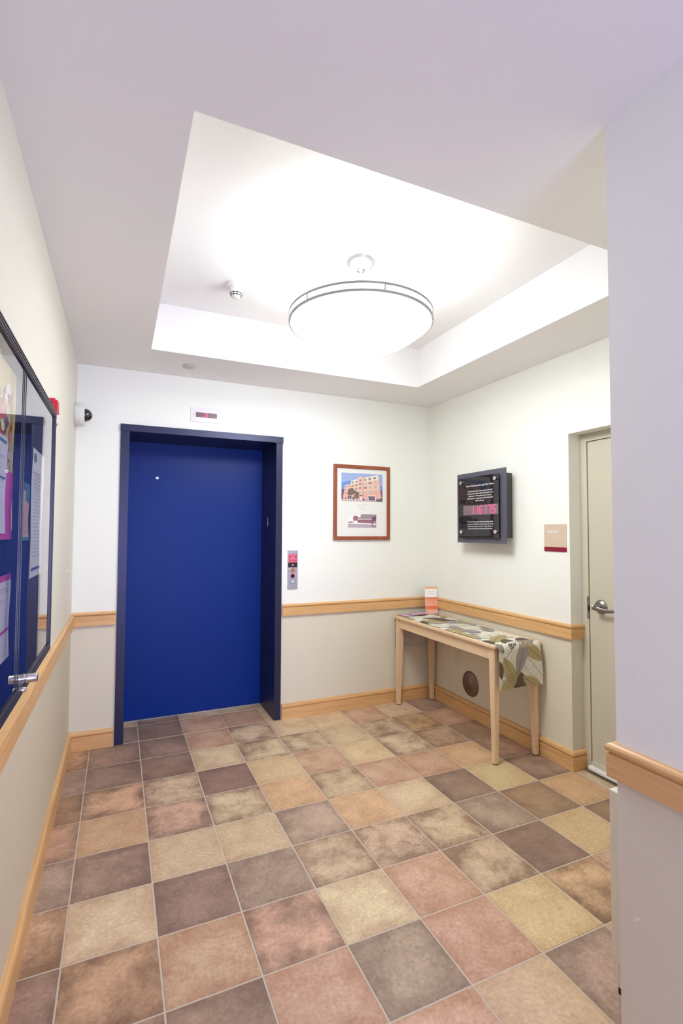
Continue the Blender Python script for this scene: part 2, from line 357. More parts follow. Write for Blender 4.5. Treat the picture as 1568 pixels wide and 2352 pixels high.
# local frame: +x runs along world -y, -y is towards the room
bm = BM()
box(bm, 0.0, 0.050, 0.0, 0.06, 0.0, 2.085, bev=0.002); box(bm, 0.865, 0.915, 0.0, 0.06, 0.0, 2.085, bev=0.002); box(bm, 0.05, 0.865, 0.0, 0.06, 2.035, 2.085, bev=0.002)
box(bm, 0.050, 0.058, 0.035, 0.06, 0.0, 2.035); box(bm, 0.857, 0.865, 0.035, 0.06, 0.0, 2.035); box(bm, 0.05, 0.865, 0.035, 0.06, 2.027, 2.035)
obj('door_frame', bm, M_DOORPAINT, D2)
bm = BM(); box(bm, 0.054, 0.861, 0.006, 0.045, 0.012, 2.031, bev=0.0015); dl = obj('door_leaf', bm, M_DOORPAINT, D2)
bm = BM(); box(bm, 0.0, 0.915, 0.046, 0.05, 0.0, 2.085); obj('door_stop', bm, M_DARK, D2)
bm = BM(); box(bm, 0.040, 0.0535, -0.0015, 0.012, 0.925, 1.065); k = obj('strike_plate', bm, M_NICKEL, D2); tag(k, 'worn metal strike plate at the latch')
bm = BM(); box(bm, 0.047, 0.0545, -0.0022, 0.012, 0.975, 1.01); obj('latch_bolt', bm, M_BLACK, dl)
def lever_handle():
    bm = BM(); M = Matrix.Translation((0.135, 0.006, 1.012)) @ Matrix.Rotation(PI/2, 4, 'X')
    lathe(bm, [(0.0, 0.020), (0.020, 0.020), (0.030, 0.016), (0.036, 0.010), (0.040, 0.008), (0.042, 0.004), (0.042, 0.0)], 36, 0, M)
    lathe(bm, [(0.013, 0.015), (0.013, 0.058), (0.010, 0.062), (0.0, 0.062)], 24, 0, M)
    h = obj('door_handle', bm, M_NICKEL, dl, smooth=True); tag(h, 'brushed nickel lever handle')
    bm = BM(); pts = []; n = 12
    ring = []
    for i in range(n+1):
        t = i/n; x = 0.118+0.155*t; y = -0.052+0.012*math.sin(t*PI*0.5); z = 1.012-0.002-0.012*math.sin(t*PI*0.9)
        hh = 0.013*(1-0.32*t); th = 0.0065*(1-0.25*t)
        ring.append([bm.verts.new((x, y+th*a, z+hh*c)) for a, c in ((-1, -0.6), (-1, 0.6), (-0.5, 1), (0.5, 1), (1, 0.6), (1, -0.6), (0.5, -1), (-0.5, -1))])
    for A, B in zip(ring, ring[1:]):
        for q in range(8): bm.faces.new((A[q], A[(q+1) % 8], B[(q+1) % 8], B[q]))
    bm.faces.new(ring[0]); bm.faces.new(ring[-1][::-1])
    lv = obj('lever', bm, M_NICKEL, h, smooth=True)
lever_handle()
bm = BM(); tube(bm, [(0.052, -0.012, 0.024), (0.862, -0.012, 0.024)], 0.0175, 20); box(bm, 0.055, 0.86, -0.004, 0.006, 0.04, 0.062, 1)
tag(obj('door_sweep', bm, [M_WHITE, M_DOORPAINT], dl, smooth=True), 'white rounded draught strip along the door bottom')
bm = BM(); box(bm, 0.0, 0.915, -0.035, 0.06, -0.004, 0.004, bev=0.0015); tag(obj('threshold', bm, mat('dull_metal_threshold', rgb(140, 126, 110), 0.5, 0.4), D2), 'dull metal threshold strip')

# ---------------------------------------------------------------- pendant lamp
PL = thing('pendant_lamp', 'round bowl pendant lamp with two nickel rings hanging in the ceiling tray', 'lamp', (1.42, -1.475, 0))
M_BOWL = bpy.data.materials.new('glowing_frosted_glass'); M_BOWL.use_nodes = True
bb = M_BOWL.node_tree.nodes['Principled BSDF']; bb.inputs['Base Color'].default_value = (0.9, 0.9, 0.9, 1); bb.inputs['Roughness'].default_value = 0.25
bb.inputs['Emission Color'].default_value = (0.95, 1.0, 0.99, 1); bb.inputs['Emission Strength'].default_value = LAMP_DOWN
R0 = 0.362; dep = 0.150; RS = (R0*R0+dep*dep)/(2*dep); prof = []
for i in range(19):
    a = math.asin(R0/RS)*i/18; prof.append((RS*math.sin(a), 2.400+RS*(1-math.cos(a))))
prof += [(0.366, 2.556), (0.362, 2.560)]
g_ = M_BOWL.node_tree.nodes.new('ShaderNodeNewGeometry'); mm_ = M_BOWL.node_tree.nodes.new('ShaderNodeMix'); mm_.data_type = 'FLOAT'
mm_.inputs['A'].default_value = LAMP_DOWN; mm_.inputs['B'].default_value = LAMP_UP
M_BOWL.node_tree.links.new(g_.outputs['Backfacing'], mm_.inputs['Factor']); M_BOWL.node_tree.links.new(mm_.outputs['Result'], bb.inputs['Emission Strength'])
bm = BM(); lathe(bm, prof, 96); bo = obj('lamp_bowl', bm, M_BOWL, PL, smooth=True)
if bo.data.polygons[0].normal.z > 0: bo.data.flip_normals()
M_RING = mat('satin_nickel_ring', rgb(150, 149, 144), 0.5, 0.25)
def ring(name, r, z0, z1, th=0.007):
    bm = BM(); lathe(bm, [(r-th, z0), (r, z0+0.001), (r+0.0015, (z0+z1)/2), (r, z1-0.001), (r-th, z1), (r-th, z0)], 96)
    return obj(name, bm, M_RING, PL, smooth=True)
ring('lamp_ring', 0.377, 2.548, 2.562); ring('lamp_ring', 0.377, 2.585, 2.599)
for k in range(6):
    a = 2*PI*(k+0.35)/6; bm = BM(); x, y = 0.373*math.cos(a), 0.373*math.sin(a)
    tube(bm, [(x, y, 2.560), (x, y, 2.587)], 0.0035, 10); obj('ring_post', bm, M_RING, PL, smooth=True)
bm = BM()
for k in range(3):
    a = 2*PI*k/3+0.4; tube(bm, [(0.02*math.cos(a), 0.02*math.sin(a), 2.60), (0.36*math.cos(a), 0.36*math.sin(a), 2.578), (0.374*math.cos(a), 0.374*math.sin(a), 2.574)], 0.003, 8)
lathe(bm, [(0.0, 2.59), (0.022, 2.59), (0.022, 2.612), (0.0, 2.612)], 24); obj('lamp_spider', bm, M_NICKEL, PL)
bm = BM(); tube(bm, [(0, 0, 2.60), (0, 0, 2.87)], 0.0055, 16); obj('lamp_stem', bm, M_WHITE, PL, smooth=True)
M_SATIN = mat('satin_nickel_light', rgb(150, 149, 147), 0.3, 0.7)
bm = BM(); lathe(bm, [(0.086, TZ), (0.085, 2.892), (0.078, 2.874), (0.062, 2.858), (0.044, 2.849), (0.028, 2.846), (0.026, 2.842), (0.022, 2.842), (0.020, 2.850), (0.0, 2.850)], 64)
cp = obj('lamp_canopy', bm, M_SATIN, PL, smooth=True)
for sx in (-1, 1):
    bm = BM(); box(bm, -0.007, 0.007, -0.003, 0.003, -0.004, 0.004, bev=0.001); s = obj('canopy_screw', bm, M_NICKEL, cp); s.location = (0.015*sx, -0.004, 2.846); s.rotation_euler.z = 0.6*sx
# ---------------------------------------------------------------- smoke detector, sprinkler cover
SD = thing('smoke_detector', 'white cone-shaped smoke detector on the tray ceiling left of the lamp', 'smoke detector', (0.875, -0.935, TZ))
bm = BM(); lathe(bm, [(0.0, 0.0), (0.056, 0.0), (0.056, -0.014), (0.053, -0.021), (0.046, -0.024), (0.0, -0.024)], 48); obj('detector_base', bm, M_WHITE, SD, smooth=True)
bm = BM(); lathe(bm, [(0.045, -0.022), (0.043, -0.032), (0.034, -0.054), (0.0265, -0.072), (0.0215, -0.078), (0.013, -0.080), (0.012, -0.083), (0.0, -0.083)], 48); dh = obj('detector_head', bm, M_WHITE, SD, smooth=True)
bm = BM()
for row, (r, z, hw) in enumerate(((0.0335, -0.056, 0.0075), (0.0290, -0.0665, 0.0062))):
    for k in range(10):
        t = bmesh.new(); bmesh.ops.create_cube(t, size=1.0)
        M = Matrix.Rotation(2*PI*(k+0.5)/10, 4, 'Z') @ Matrix.Translation((r-0.0005, 0, z)) @ Matrix.Rotation(-0.42, 4, 'Y') @ Matrix.Diagonal((0.0035, hw*2, 0.0062, 1))
        merge(bm, t, 0, M)
tag(obj('vent_slots', bm, M_DARK, dh), 'dark vent slots around the tip')
bm = BM(); lathe(bm, [(0.0, 0.0), (0.030, 0.0), (0.030, -0.006), (0.040, -0.006), (0.040, -0.009), (0.038, -0.0105), (0.0, -0.0105)], 40)
o = obj('sprinkler_cover', bm, mat('white_enamel', rgb(206, 200, 202), 0.5), smooth=True); o.location = (0.695, -0.266, H)
tag(o, 'small flat white disc on the ceiling above the elevator', 'sprinkler cover')

# ---------------------------------------------------------------- dome camera in the left corner
DC = thing('dome_camera', 'white security camera with dark dome in the upper left corner', 'camera', (0.0, -0.11, 2.228), 0.0)
MX = Matrix.Rotation(PI/2, 4, 'Y')
bm = BM(); lathe(bm, [(0.0, 0.0), (0.074, 0.0), (0.076, 0.003), (0.076, 0.046), (0.073, 0.054), (0.066, 0.058), (0.0, 0.058)], 56, 0, MX)
hb = obj('camera_housing', bm, M_WHITE, DC, smooth=True)
bm = BM(); lathe(bm, [(0.044*math.cos(PI/2*i/10), 0.056+0.047*math.sin(PI/2*i/10)) for i in range(11)], 40, 0, MX)
tag(obj('camera_dome', bm, mat('smoked_dome_plastic', (0.006, 0.004, 0.010, 1), 0.06, spec=0.8, coat=0.6), DC, smooth=True), 'glossy dark dome')

# ---------------------------------------------------------------- items on the back wall
# elevator floor indicator
FI = thing('floor_indicator', 'white plate above the elevator with a dark window showing a red 3', 'indicator', (0.860, 0.0, 2.329))
bm = BM(); box(bm, -0.114, 0.114, -0.005, 0.0, -0.054, 0.054, bev=0.0012); obj('face_plate', bm, mat('white_painted_steel', rgb(232, 228, 234), 0.35), FI)
bm = BM(); box(bm, -0.077, 0.077, -0.0062, -0.004, -0.018, 0.018)
dw = tag(obj('display_window', bm, mat('dark_red_lens', rgb(112, 72, 88), 0.25), FI), 'dull dark red display window')
dots = ['01110', '10001', '00001', '00110', '00001', '10001', '01110']
bm = BM()
for j, rw in enumerate(dots):
    for i, c in enumerate(rw):
        if c == '1': lathe(bm, [(0.0, 0.0), (0.0026, 0.0), (0.0026, 0.0006), (0.0, 0.0006)], 8, 0, Matrix.Translation((-0.004+(i-2)*0.0056, -0.0062, (3-j)*0.0046)) @ Matrix.Rotation(PI/2, 4, 'X'))
tag(obj('floor_digit', bm, M_REDLED, FI), 'lit red dot-matrix digit 3')
for sx in (-1, 1):
    bm = BM(); lathe(bm, [(0.0, 0.0), (0.004, 0.0), (0.003, 0.002), (0.0, 0.002)], 14, 0, Matrix.Translation((sx*0.092, -0.005, 0)) @ Matrix.Rotation(PI/2, 4, 'X')); obj('screw', bm, M_NICKEL, FI)
# call panel
CP = thing('call_panel', 'steel elevator call panel with red notice and round buttons', 'panel', (1.547, 0.0, 1.158))
bm = BM(); box(bm, -0.043, 0.043, -0.004, 0.0, -0.154, 0.154, bev=0.001); obj('face_plate', bm, M_STEEL, CP)
def vz(f): return 0.154-0.308*f
bm = BM(); box(bm, -0.0325, 0.0325, -0.0052, -0.0038, vz(0.308), vz(0.085)); rl = tag(obj('notice_label', bm, mat('red_label', rgb(214, 44, 92), 0.45), CP), 'red fire notice label')
M_PINKINK = mat('pink_white_print', rgb(255, 214, 222), 0.6)
for s_, sz, f in (("FIREFIGHTERS'", 0.0088, 0.105), ('OPERATION', 0.0088, 0.138), ('TO RECALL', 0.0070, 0.172), ('ELEVATOR', 0.0070, 0.193), ('INSERT FIRE KEY', 0.0070, 0.214), ('AND TURN TO ON', 0.0070, 0.237), ('FIRE RECALL', 0.0092, 0.282)):
    text_mesh('lettering', s_, sz, M_PINKINK, rl, (0, -0.0054, vz(f)), 'CENTER', depth=0.0002)
bm = BM(); box(bm, -0.038, 0.038, -0.0056, -0.0038, vz(0.435), vz(0.312)); kl = tag(obj('key_switch_label', bm, mat('black_label', rgb(44, 22, 42), 0.4), CP), 'black strip around the key switch')
bm = BM(); lathe(bm, [(0.0, 0.004), (0.0075, 0.004), (0.009, 0.002), (0.009, 0.0)], 24, 0, Matrix.Translation((0, -0.0056, vz(0.375))) @ Matrix.Rotation(PI/2, 4, 'X')); box(bm, -0.001, 0.001, -0.0105, -0.0094, vz(0.375)-0.005, vz(0.375)+0.005, 1)
obj('key_switch', bm, [M_CHROME, M_BLACK], CP)
for f, m1, m2, lab in ((0.512, mat('pale_red_ring', rgb(226, 100, 120), 0.4), mat('brass_button', rgb(176, 150, 110), 0.35, 0.7), 'brass key cylinder in a red ring'), (0.655, mat('pink_red_ring', rgb(214, 96, 140), 0.4), mat('dark_lens', rgb(40, 8, 26), 0.2), 'dark round lens'), (0.800, mat('grey_ring', rgb(92, 92, 120), 0.3, 0.5), mat('white_button', rgb(226, 224, 236), 0.35), 'white round call button with up arrow')):
    bm = BM(); M = Matrix.Translation((0, -0.004, vz(f))) @ Matrix.Rotation(PI/2, 4, 'X')
    lathe(bm, [(0.0185, 0.0), (0.0185, 0.003), (0.0150, 0.004), (0.0150, 0.002)], 32, 0, M); lathe(bm, [(0.0150, 0.0), (0.0150, 0.003), (0.0, 0.0035)], 32, 1, M)
    o = obj('call_button' if f > 0.7 else ('key_cylinder' if f < 0.6 else 'indicator_lens'), bm, [m1, m2], CP, smooth=True); tag(o, lab)
    if f > 0.7:
        bm = BM(); z = vz(f); prism(bm, [(-0.0045, -0.0076, z-0.003), (0.0045, -0.0076, z-0.003), (0, -0.0076, z+0.004)], (0, -0.0006, 0)); obj('arrow_mark', bm, M_INK, o)
for f in (0.06, 0.935):
    bm = BM(); lathe(bm, [(0.0, 0.002), (0.003, 0.0015), (0.004, 0.0)], 12, 0, Matrix.Translation((0, -0.004, vz(f))) @ Matrix.Rotation(PI/2, 4, 'X')); obj('screw', bm, M_CHROME, CP)

# framed picture
FP = thing('framed_picture', 'brown wooden frame with a colour building photo above a small faded street photo', 'picture', (2.1615, 0.0, 1.7105))
hw, hh, fw = 0.266, 0.316, 0.030
bm = BM()
def frame_bars(bm, hw, hh, fw, y0, y1, bev):
    for q in ((-hw, -hw+fw, -hh, hh), (hw-fw, hw, -hh, hh)): box(bm, q[0], q[1], y0, y1, q[2], q[3], bev=bev)
    for q in ((-hw+fw-0.001, hw-fw+0.001, hh-fw, hh), (-hw+fw-0.001, hw-fw+0.001, -hh, -hh+fw)): box(bm, q[0], q[1], y0, y1, q[2], q[3], bev=bev)
frame_bars(bm, hw, hh, fw, -0.022, 0.0, 0.004)
CH = (rgb(120, 62, 40), rgb(176, 98, 66), rgb(150, 80, 52)); obj('picture_frame', bm, wood('cherry_frame_wood', 2, *CH), FP)
bm = BM(); box(bm, -hw+fw-0.002, hw-fw+0.002, -0.010, -0.004, -hh+fw-0.002, hh-fw+0.002); mt_ = obj('picture_mat', bm, mat('white_mat_board', rgb(236, 235, 230), 0.8), FP)
PC = {k: mat('print_'+k, rgb(*v), 0.6) for k, v in {'sky': (160, 178, 222), 'deep_sky': (112, 150, 216), 'pale_wall': (246, 232, 214), 'salmon_wall': (240, 196, 172), 'pink_wall': (236, 180, 162), 'window_grey': (158, 142, 150), 'window_pale': (214, 204, 196),
      'tree': (122, 106, 98), 'garage': (118, 106, 116), 'white_post': (250, 238, 232), 'pavement': (214, 180, 176), 'shade': (120, 92, 110), 'snow': (244, 240, 244), 'road': (190, 172, 182), 'brick': (160, 108, 116), 'mauve': (178, 146, 158)}.items()}
PK = list(PC)
def photo(name, parent, rect, items, corners):
    """items: (material, polygon in zoom coords). corners: zoom TL, TR, BR, BL -> rect (x0,x1,z0,z1)"""
    (xl0, yt0), (xr0, yt1), (xr1, yb1), (xl1, yb0) = corners; x0, x1, z0, z1 = rect
    def cv(p):
        u = (p[0]-xl0)/(xr0-xl0); yt = yt0+(yt1-yt0)*u; yb = yb0+(yb1-yb0)*u; v = (p[1]-yt)/(yb-yt)
        return (x0+(x1-x0)*min(1, max(0, u)), z1-(z1-z0)*min(1, max(0, v)))
    bm = BM(); used = []
    for n_, (mn, pts) in enumerate(items):
        if mn not in used: used.append(mn)
        y = -0.0102-0.00003*n_
        try: f = bm.faces.new([bm.verts.new((a, y, c)) for a, c in [cv(p) for p in pts]]); f.material_index = used.index(mn)
        except ValueError: pass
    me = bpy.data.meshes.new(name); bm.to_mesh(me); bm.free()
    for u in used: me.materials.append(PC[u])
    o = bpy.data.objects.new(name, me); COL.objects.link(o); o.parent = parent
    return o
def rc(x0, y0, x1, y1, s=0): return [(x0, y0), (x1, y0-s), (x1, y1-s), (x0, y1)]
def cloud(cx, cy, rx, ry, n=18):
    return [(cx+rx*(1+random.uniform(-.15, .15))*math.cos(2*PI*k/n), cy+ry*(1+random.uniform(-.15, .15))*math.sin(2*PI*k/n)) for k in range(n)]
random.seed(3)
I1 = [('sky', [(55, 230), (1370, 315), (1370, 1345), (50, 1305)]), ('deep_sky', [(55, 610), (350, 545), (350, 700), (140, 900), (55, 900)]), ('deep_sky', [(1240, 740), (1370, 740), (1370, 960), (1290, 960)]),
      ('shade', [(1210, 330), (1240, 480), (1300, 900), (1370, 950), (1370, 1345), (1290, 1345)]), ('shade', [(55, 880), (160, 840), (160, 1230), (50, 1230)]),
      ('pale_wall', [(740, 440), (1210, 320), (1250, 500), (745, 610)]), ('pink_wall', [(745, 600), (1250, 490), (1330, 1220), (735, 1230)]), ('salmon_wall', [(745, 600), (1250, 490), (1295, 900), (740, 930)]),
      ('salmon_wall', [(160, 720), (565, 600), (735, 600), (735, 1240), (115, 1200)]), ('pale_wall', [(355, 550), (560, 490), (565, 640), (350, 690)]), ('salmon_wall', [(560, 420), (730, 370), (735, 1240), (570, 1240)]),
      ('pink_wall', [(115, 1050), (735, 1000), (735, 1240), (110, 1215)]), ('shade', [(728, 380), (745, 400), (742, 1240), (730, 1240)])]
for x, y, w_, h_, m_ in ((175, 745, 55, 60, 0), (270, 725, 52, 62, 0), (372, 700, 60, 72, 0), (485, 672, 66, 80, 0), (605, 632, 76, 86, 0), (165, 862, 50, 65, 0), (262, 850, 52, 62, 0), (484, 810, 62, 80, 0), (600, 780, 78, 88, 0), (160, 985, 44, 60, 0), (600, 935, 76, 92, 1),
                         (382, 572, 56, 82, 0), (492, 545, 60, 84, 0), (612, 492, 70, 84, 0), (768, 468, 72, 92, 0), (905, 432, 82, 98, 0), (1062, 402, 86, 86, 0), (768, 612, 82, 96, 1), (915, 586, 88, 94, 0), (1082, 556, 88, 90, 1), (770, 766, 82, 92, 0), (918, 740, 98, 104, 1), (1086, 716, 104, 110, 1), (772, 930, 86, 96, 1), (922, 912, 102, 108, 1), (1096, 896, 118, 112, 1)):
    I1.append(('window_grey' if m_ == 0 else 'window_pale', rc(x, y+8, x+w_, y+h_, 8)))
    I1.append(('pale_wall', rc(x-4, y-4, x+w_+4, y+6, 8)))
    if m_: I1.append(('window_grey', rc(x+w_*0.42, y+10, x+w_*0.55, y+h_, 0))); I1.append(('window_grey', rc(x, y+h_*0.45, x+w_, y+h_*0.5, 8)))
I1 += [('white_post', [(885, 1110), (1135, 1110), (1135, 1135), (885, 1135)]), ('garage', [(900, 1135), (1115, 1135), (1112, 1290), (900, 1285)]), ('pavement', [(50, 1235), (600, 1260), (1370, 1320), (1370, 1345), (50, 1305)]), ('shade', [(590, 1110), (710, 1080), (710, 1125), (600, 1135)]),
       ('tree', cloud(355, 930, 95, 110)), ('tree', cloud(330, 1010, 90, 90)), ('tree', cloud(440, 980, 80, 70)), ('tree', cloud(545, 1040, 60, 90)), ('tree', cloud(520, 1150, 80, 90)), ('tree', cloud(420, 1215, 60, 45)), ('garage', [(245, 1120), (365, 1120), (365, 1240), (245, 1240)]),
       ('tree', cloud(1250, 1290, 95, 55)), ('tree', cloud(1330, 1300, 50, 45)), ('tree', cloud(760, 1260, 60, 30)), ('tree', cloud(180, 1215, 35, 30)), ('white_post', [(640, 1140), (700, 1140), (690, 1280), (645, 1280)])]
for x in (125, 220, 300, 370, 480, 805, 885, 1118): I1.append(('white_post', rc(x, 1190, x+22, 1290)))
photo('building_photograph', mt_, (-0.195, 0.195, 0.011, 0.248), I1, ((55, 230), (1370, 315), (1370, 1345), (50, 1305)))
I2 = [('mauve', [(475, 1325), (1100, 1335), (1100, 1670), (475, 1660)]), ('snow', [(475, 1330), (760, 1330), (740, 1410), (480, 1400)]), ('snow', [(475, 1400), (590, 1400), (590, 1520), (475, 1530)]), ('brick', cloud(640, 1430, 60, 60)), ('window_grey', [(765, 1345), (1000, 1345), (1000, 1460), (765, 1450)]), ('snow', [(600, 1500), (680, 1490), (690, 1560), (590, 1550)]),
      ('brick', [(690, 1460), (1010, 1462), (1040, 1560), (680, 1550)]), ('snow', [(690, 1450), (1010, 1452), (1010, 1464), (690, 1462)]), ('snow', [(475, 1530), (1100, 1570), (1100, 1600), (475, 1560)]), ('road', [(475, 1560), (1000, 1590), (1000, 1660), (475, 1660)]), ('shade', [(1000, 1400), (1100, 1370), (1095, 1500), (1020, 1520), (1015, 1640), (998, 1640)]), ('shade', [(480, 1520), (590, 1515), (560, 1545), (490, 1545)]), ('shade', cloud(735, 1520, 18, 18, 8)), ('shade', cloud(840, 1500, 22, 12, 8))]
photo('street_photograph', mt_, (-0.134, 0.134, -0.212, -0.098), I2, ((475, 1325), (1100, 1335), (1100, 1670), (475, 1660)))
bm = BM()
M_FAINT = mat('faint_caption_print', rgb(214, 210, 208), 0.8)
for z, w_ in ((-0.018, 0.12), (-0.026, 0.03), (-0.034, 0.06), (-0.048, 0.09), (-0.056, 0.05)): box(bm, -w_/2, w_/2, -0.0103, -0.0099, z-0.0013, z+0.0013)
tag(obj('caption_lines', bm, M_FAINT, mt_), 'faint caption lines between the photos')

# ---------------------------------------------------------------- items on the right wall
RZ = -PI/2
# solar counter display; local x = world -y
SD2 = thing('wall_display', 'dark metal wall display with clear panel, white text and red counter digits', 'display', (XR, -0.80, 1.653), RZ)
M_GREY = mat('grey_powder_coat', rgb(92, 90, 104), 0.55, bump=0.2, bscale=700)
M_CHAR = mat('charcoal_coat', rgb(84, 82, 86), 0.6, bump=0.2, bscale=700)
bm = BM(); box(bm, -0.20, 0.23, -0.095, 0.0, -0.232, 0.238, bev=0.002); obj('display_housing', bm, M_CHAR, SD2)
bm = BM(); box(bm, -0.268, 0.278, -0.105, -0.095, -0.272, 0.268, bev=0.001); bd = obj('display_board', bm, M_GREY, SD2)
bm = BM(); box(bm, -0.228, 0.232, -0.126, -0.122, -0.232, 0.230, bev=0.0008); ap = tag(obj('acrylic_panel', bm, mat('smoked_acrylic', (0.012, 0.009, 0.014, 1), 0.05, spec=0.55), SD2), 'dark glossy panel held off the board')
for sx, sz in ((-0.185, 0.194), (0.200, 0.196), (-0.182, -0.189), (0.203, -0.187)):
    bm = BM(); lathe(bm, [(0.009, 0.0), (0.009, 0.022), (0.0135, 0.023), (0.0135, 0.034), (0.012, 0.036), (0.0, 0.036)], 28, 0, Matrix.Translation((sx, -0.104, sz)) @ Matrix.Rotation(PI/2, 4, 'X'))
    lathe(bm, [(0.0, 0.0003), (0.003, 0.0003), (0.003, 0.0)], 10, 1, Matrix.Translation((sx, -0.1402, sz)) @ Matrix.Rotation(PI/2, 4, 'X'))
    obj('standoff', bm, [M_CHROME, M_BLACK], SD2, smooth=True)
bm = BM(); box(bm, -0.165, 0.225, -0.1268, -0.1255, -0.060, 0.013); cw = tag(obj('counter_window', bm, mat('frosted_counter_window', rgb(126, 110, 116), 0.3), SD2), 'pale band behind the counter digits')
SEG = {'1': 'bc', '6': 'acdefg', '7': 'abc', '5': 'acdfg'}
def seven(bm, ch, x, z, w, h, t, sh=0.12):
    S = {'a': ((0, h), (w, h)), 'g': ((0, h/2), (w, h/2)), 'd': ((0, 0), (w, 0)), 'f': ((0, h/2), (0, h)), 'e': ((0, 0), (0, h/2)), 'b': ((w, h/2), (w, h)), 'c': ((w, 0), (w, h/2))}
    for s in SEG[ch]:
        (ax, az), (bx, bz) = S[s]; d = Vector((bx-ax, bz-az)).normalized(); nn = Vector((-d.y, d.x))*t; e = d*t*0.4
        pts = [(ax+e.x+nn.x, az+e.y+nn.y), (bx-e.x+nn.x, bz-e.y+nn.y), (bx-e.x-nn.x, bz-e.y-nn.y), (ax+e.x-nn.x, az+e.y-nn.y)]
        prism(bm, [(x+px+sh*pz, -0.1268, z+pz) for px, pz in pts], (0, -0.0008, 0))
for i, ch in enumerate('116775'):
    bm = BM(); seven(bm, ch, -0.070+i*0.0475, -0.050, 0.024, 0.055, 0.0033); tag(obj('counter_digit', bm, M_REDLED, cw), 'lit pinkish red digit '+ch)
text_mesh('lettering', 'Carbon Reduction through Solar Power', 0.0192, M_WHITEINK, ap, (0.026, -0.1265, 0.162), 'CENTER', sx=1.0)
for i, s_ in enumerate(('22 Danforth has 21 solar panels on its roof', 'which heat the water used in all kitchens and', 'bathrooms.  These panels work even on', 'cloudy days, by capturing the ultraviolet (UV)', 'rays of the sun.')):
    text_mesh('lettering', s_, 0.0158, M_WHITEINK, ap, (0.028, -0.1265, 0.120-0.0182*i), 'CENTER')
for i, s_ in enumerate(("The counter above projects the pounds of carbon dioxide", "saved since the building's opening by using the sun's energy", 'instead of natural gas to heat water.  *Carbon dioxide is a', 'major "greenhouse gas" contributing to global warming.')):
    text_mesh('lettering', s_, 0.0122, M_WHITEINK, ap, (0.028, -0.1265, -0.112-0.0172*i), 'CENTER')
# garage sign
GS = thing('garage_sign', 'small tan GARAGE sign with a maroon strip on the right wall', 'sign', (XR, -1.4135, 1.4285), RZ)
bm = BM(); box(bm, -0.0895, 0.0895, -0.004, 0.0, -0.0615, 0.0875, bev=0.0008); sp = obj('sign_plate', bm, mat('tan_sign_plastic', rgb(214, 192, 170), 0.5), GS)
bm = BM(); box(bm, -0.0895, 0.0895, -0.005, 0.0, -0.0895, -0.0615, bev=0.0008); tag(obj('sign_strip', bm, mat('maroon_plastic', rgb(140, 6, 46), 0.4), GS), 'maroon strip')
text_mesh('lettering', 'GARAGE', 0.0285, M_WHITEINK, sp, (-0.069, -0.0041, 0.039), 'LEFT', depth=0.0006, sx=0.86)
# outlet
OU = thing('wall_outlet', 'ivory duplex wall outlet under the console table', 'outlet', (XR, -0.367, 0.421), RZ)
bm = BM(); box(bm, -0.037, 0.037, -0.005, 0.0, -0.059, 0.059, bev=0.002); obj('cover_plate', bm, M_IVORY, OU)
for sz in (-0.021, 0.021):
    bm = BM(); box(bm, -0.0165, 0.0165, -0.0075, -0.004, sz-0.0145, sz+0.0145, 0, bev=0.002)
    for q in (-0.006, 0.006): box(bm, q-0.0012, q+0.0012, -0.0080, -0.007, sz-0.001, sz+0.007, 1)
    lathe(bm, [(0.0, 0.0085), (0.0023, 0.0085), (0.0023, 0.006)], 10, 1, Matrix.Translation((0, 0, sz-0.008)) @ Matrix.Rotation(PI/2, 4, 'X'))
    obj('socket', bm, [M_IVORY, M_DARK], OU)
# round metal clean-out cover
CV = thing('round_wall_cover', 'round dull steel cover plate low on the wall under the table', 'cover plate', (XR, -0.550, 0.256), RZ)
M_BRONZE = mat('tarnished_steel', rgb(128, 112, 108), 0.3, 1.0)
MXX = Matrix.Rotation(PI/2, 4, 'X')
bm = BM(); lathe(bm, [(0.0, 0.016), (0.022, 0.0155), (0.024, 0.0140), (0.060, 0.0125), (0.085, 0.010), (0.096, 0.006), (0.099, 0.002), (0.099, 0.0)], 64, 0, MXX); obj('cover_disc', bm, M_BRONZE, CV, smooth=True)
for x, z in ((0.0, 0.0), (0.062, -0.022)):
    bm = BM(); lathe(bm, [(0.0, 0.0195), (0.004, 0.018), (0.0055, 0.010)], 14, 0, Matrix.Translation((x, 0, z)) @ MXX); obj('screw', bm, M_BRONZE if x else M_CHROME, CV)

# ---------------------------------------------------------------- console table
TB = thing('console_table', 'narrow pale birch console table against the right wall', 'table', (2.645, -0.672, 0))
tx0, tx1, ty0, ty1, tz = -0.198, 0.196, -0.628, 0.628, 0.746
bm = BM(); box(bm, tx0, tx1, ty0, ty1, tz-0.020, tz, bev=0.005, seg=3); obj('tabletop', bm, TBL_Y, TB)
aw = 0.078; az1 = tz-0.020
bm = BM(); box(bm, tx0+0.020, tx0+0.038, ty0+0.06, ty1-0.06, az1-aw, az1); obj('apron', bm, TBL_Y, TB)
bm = BM(); box(bm, tx1-0.038, tx1-0.020, ty0+0.06, ty1-0.06, az1-aw, az1); obj('apron', bm, TBL_Y, TB)
bm = BM(); box(bm, tx0+0.06, tx1-0.06, ty0+0.020, ty0+0.038, az1-aw, az1); obj('apron', bm, TBL_X, TB)
bm = BM(); box(bm, tx0+0.06, tx1-0.06, ty1-0.038, ty1-0.020, az1-aw, az1); obj('apron', bm, TBL_X, TB)
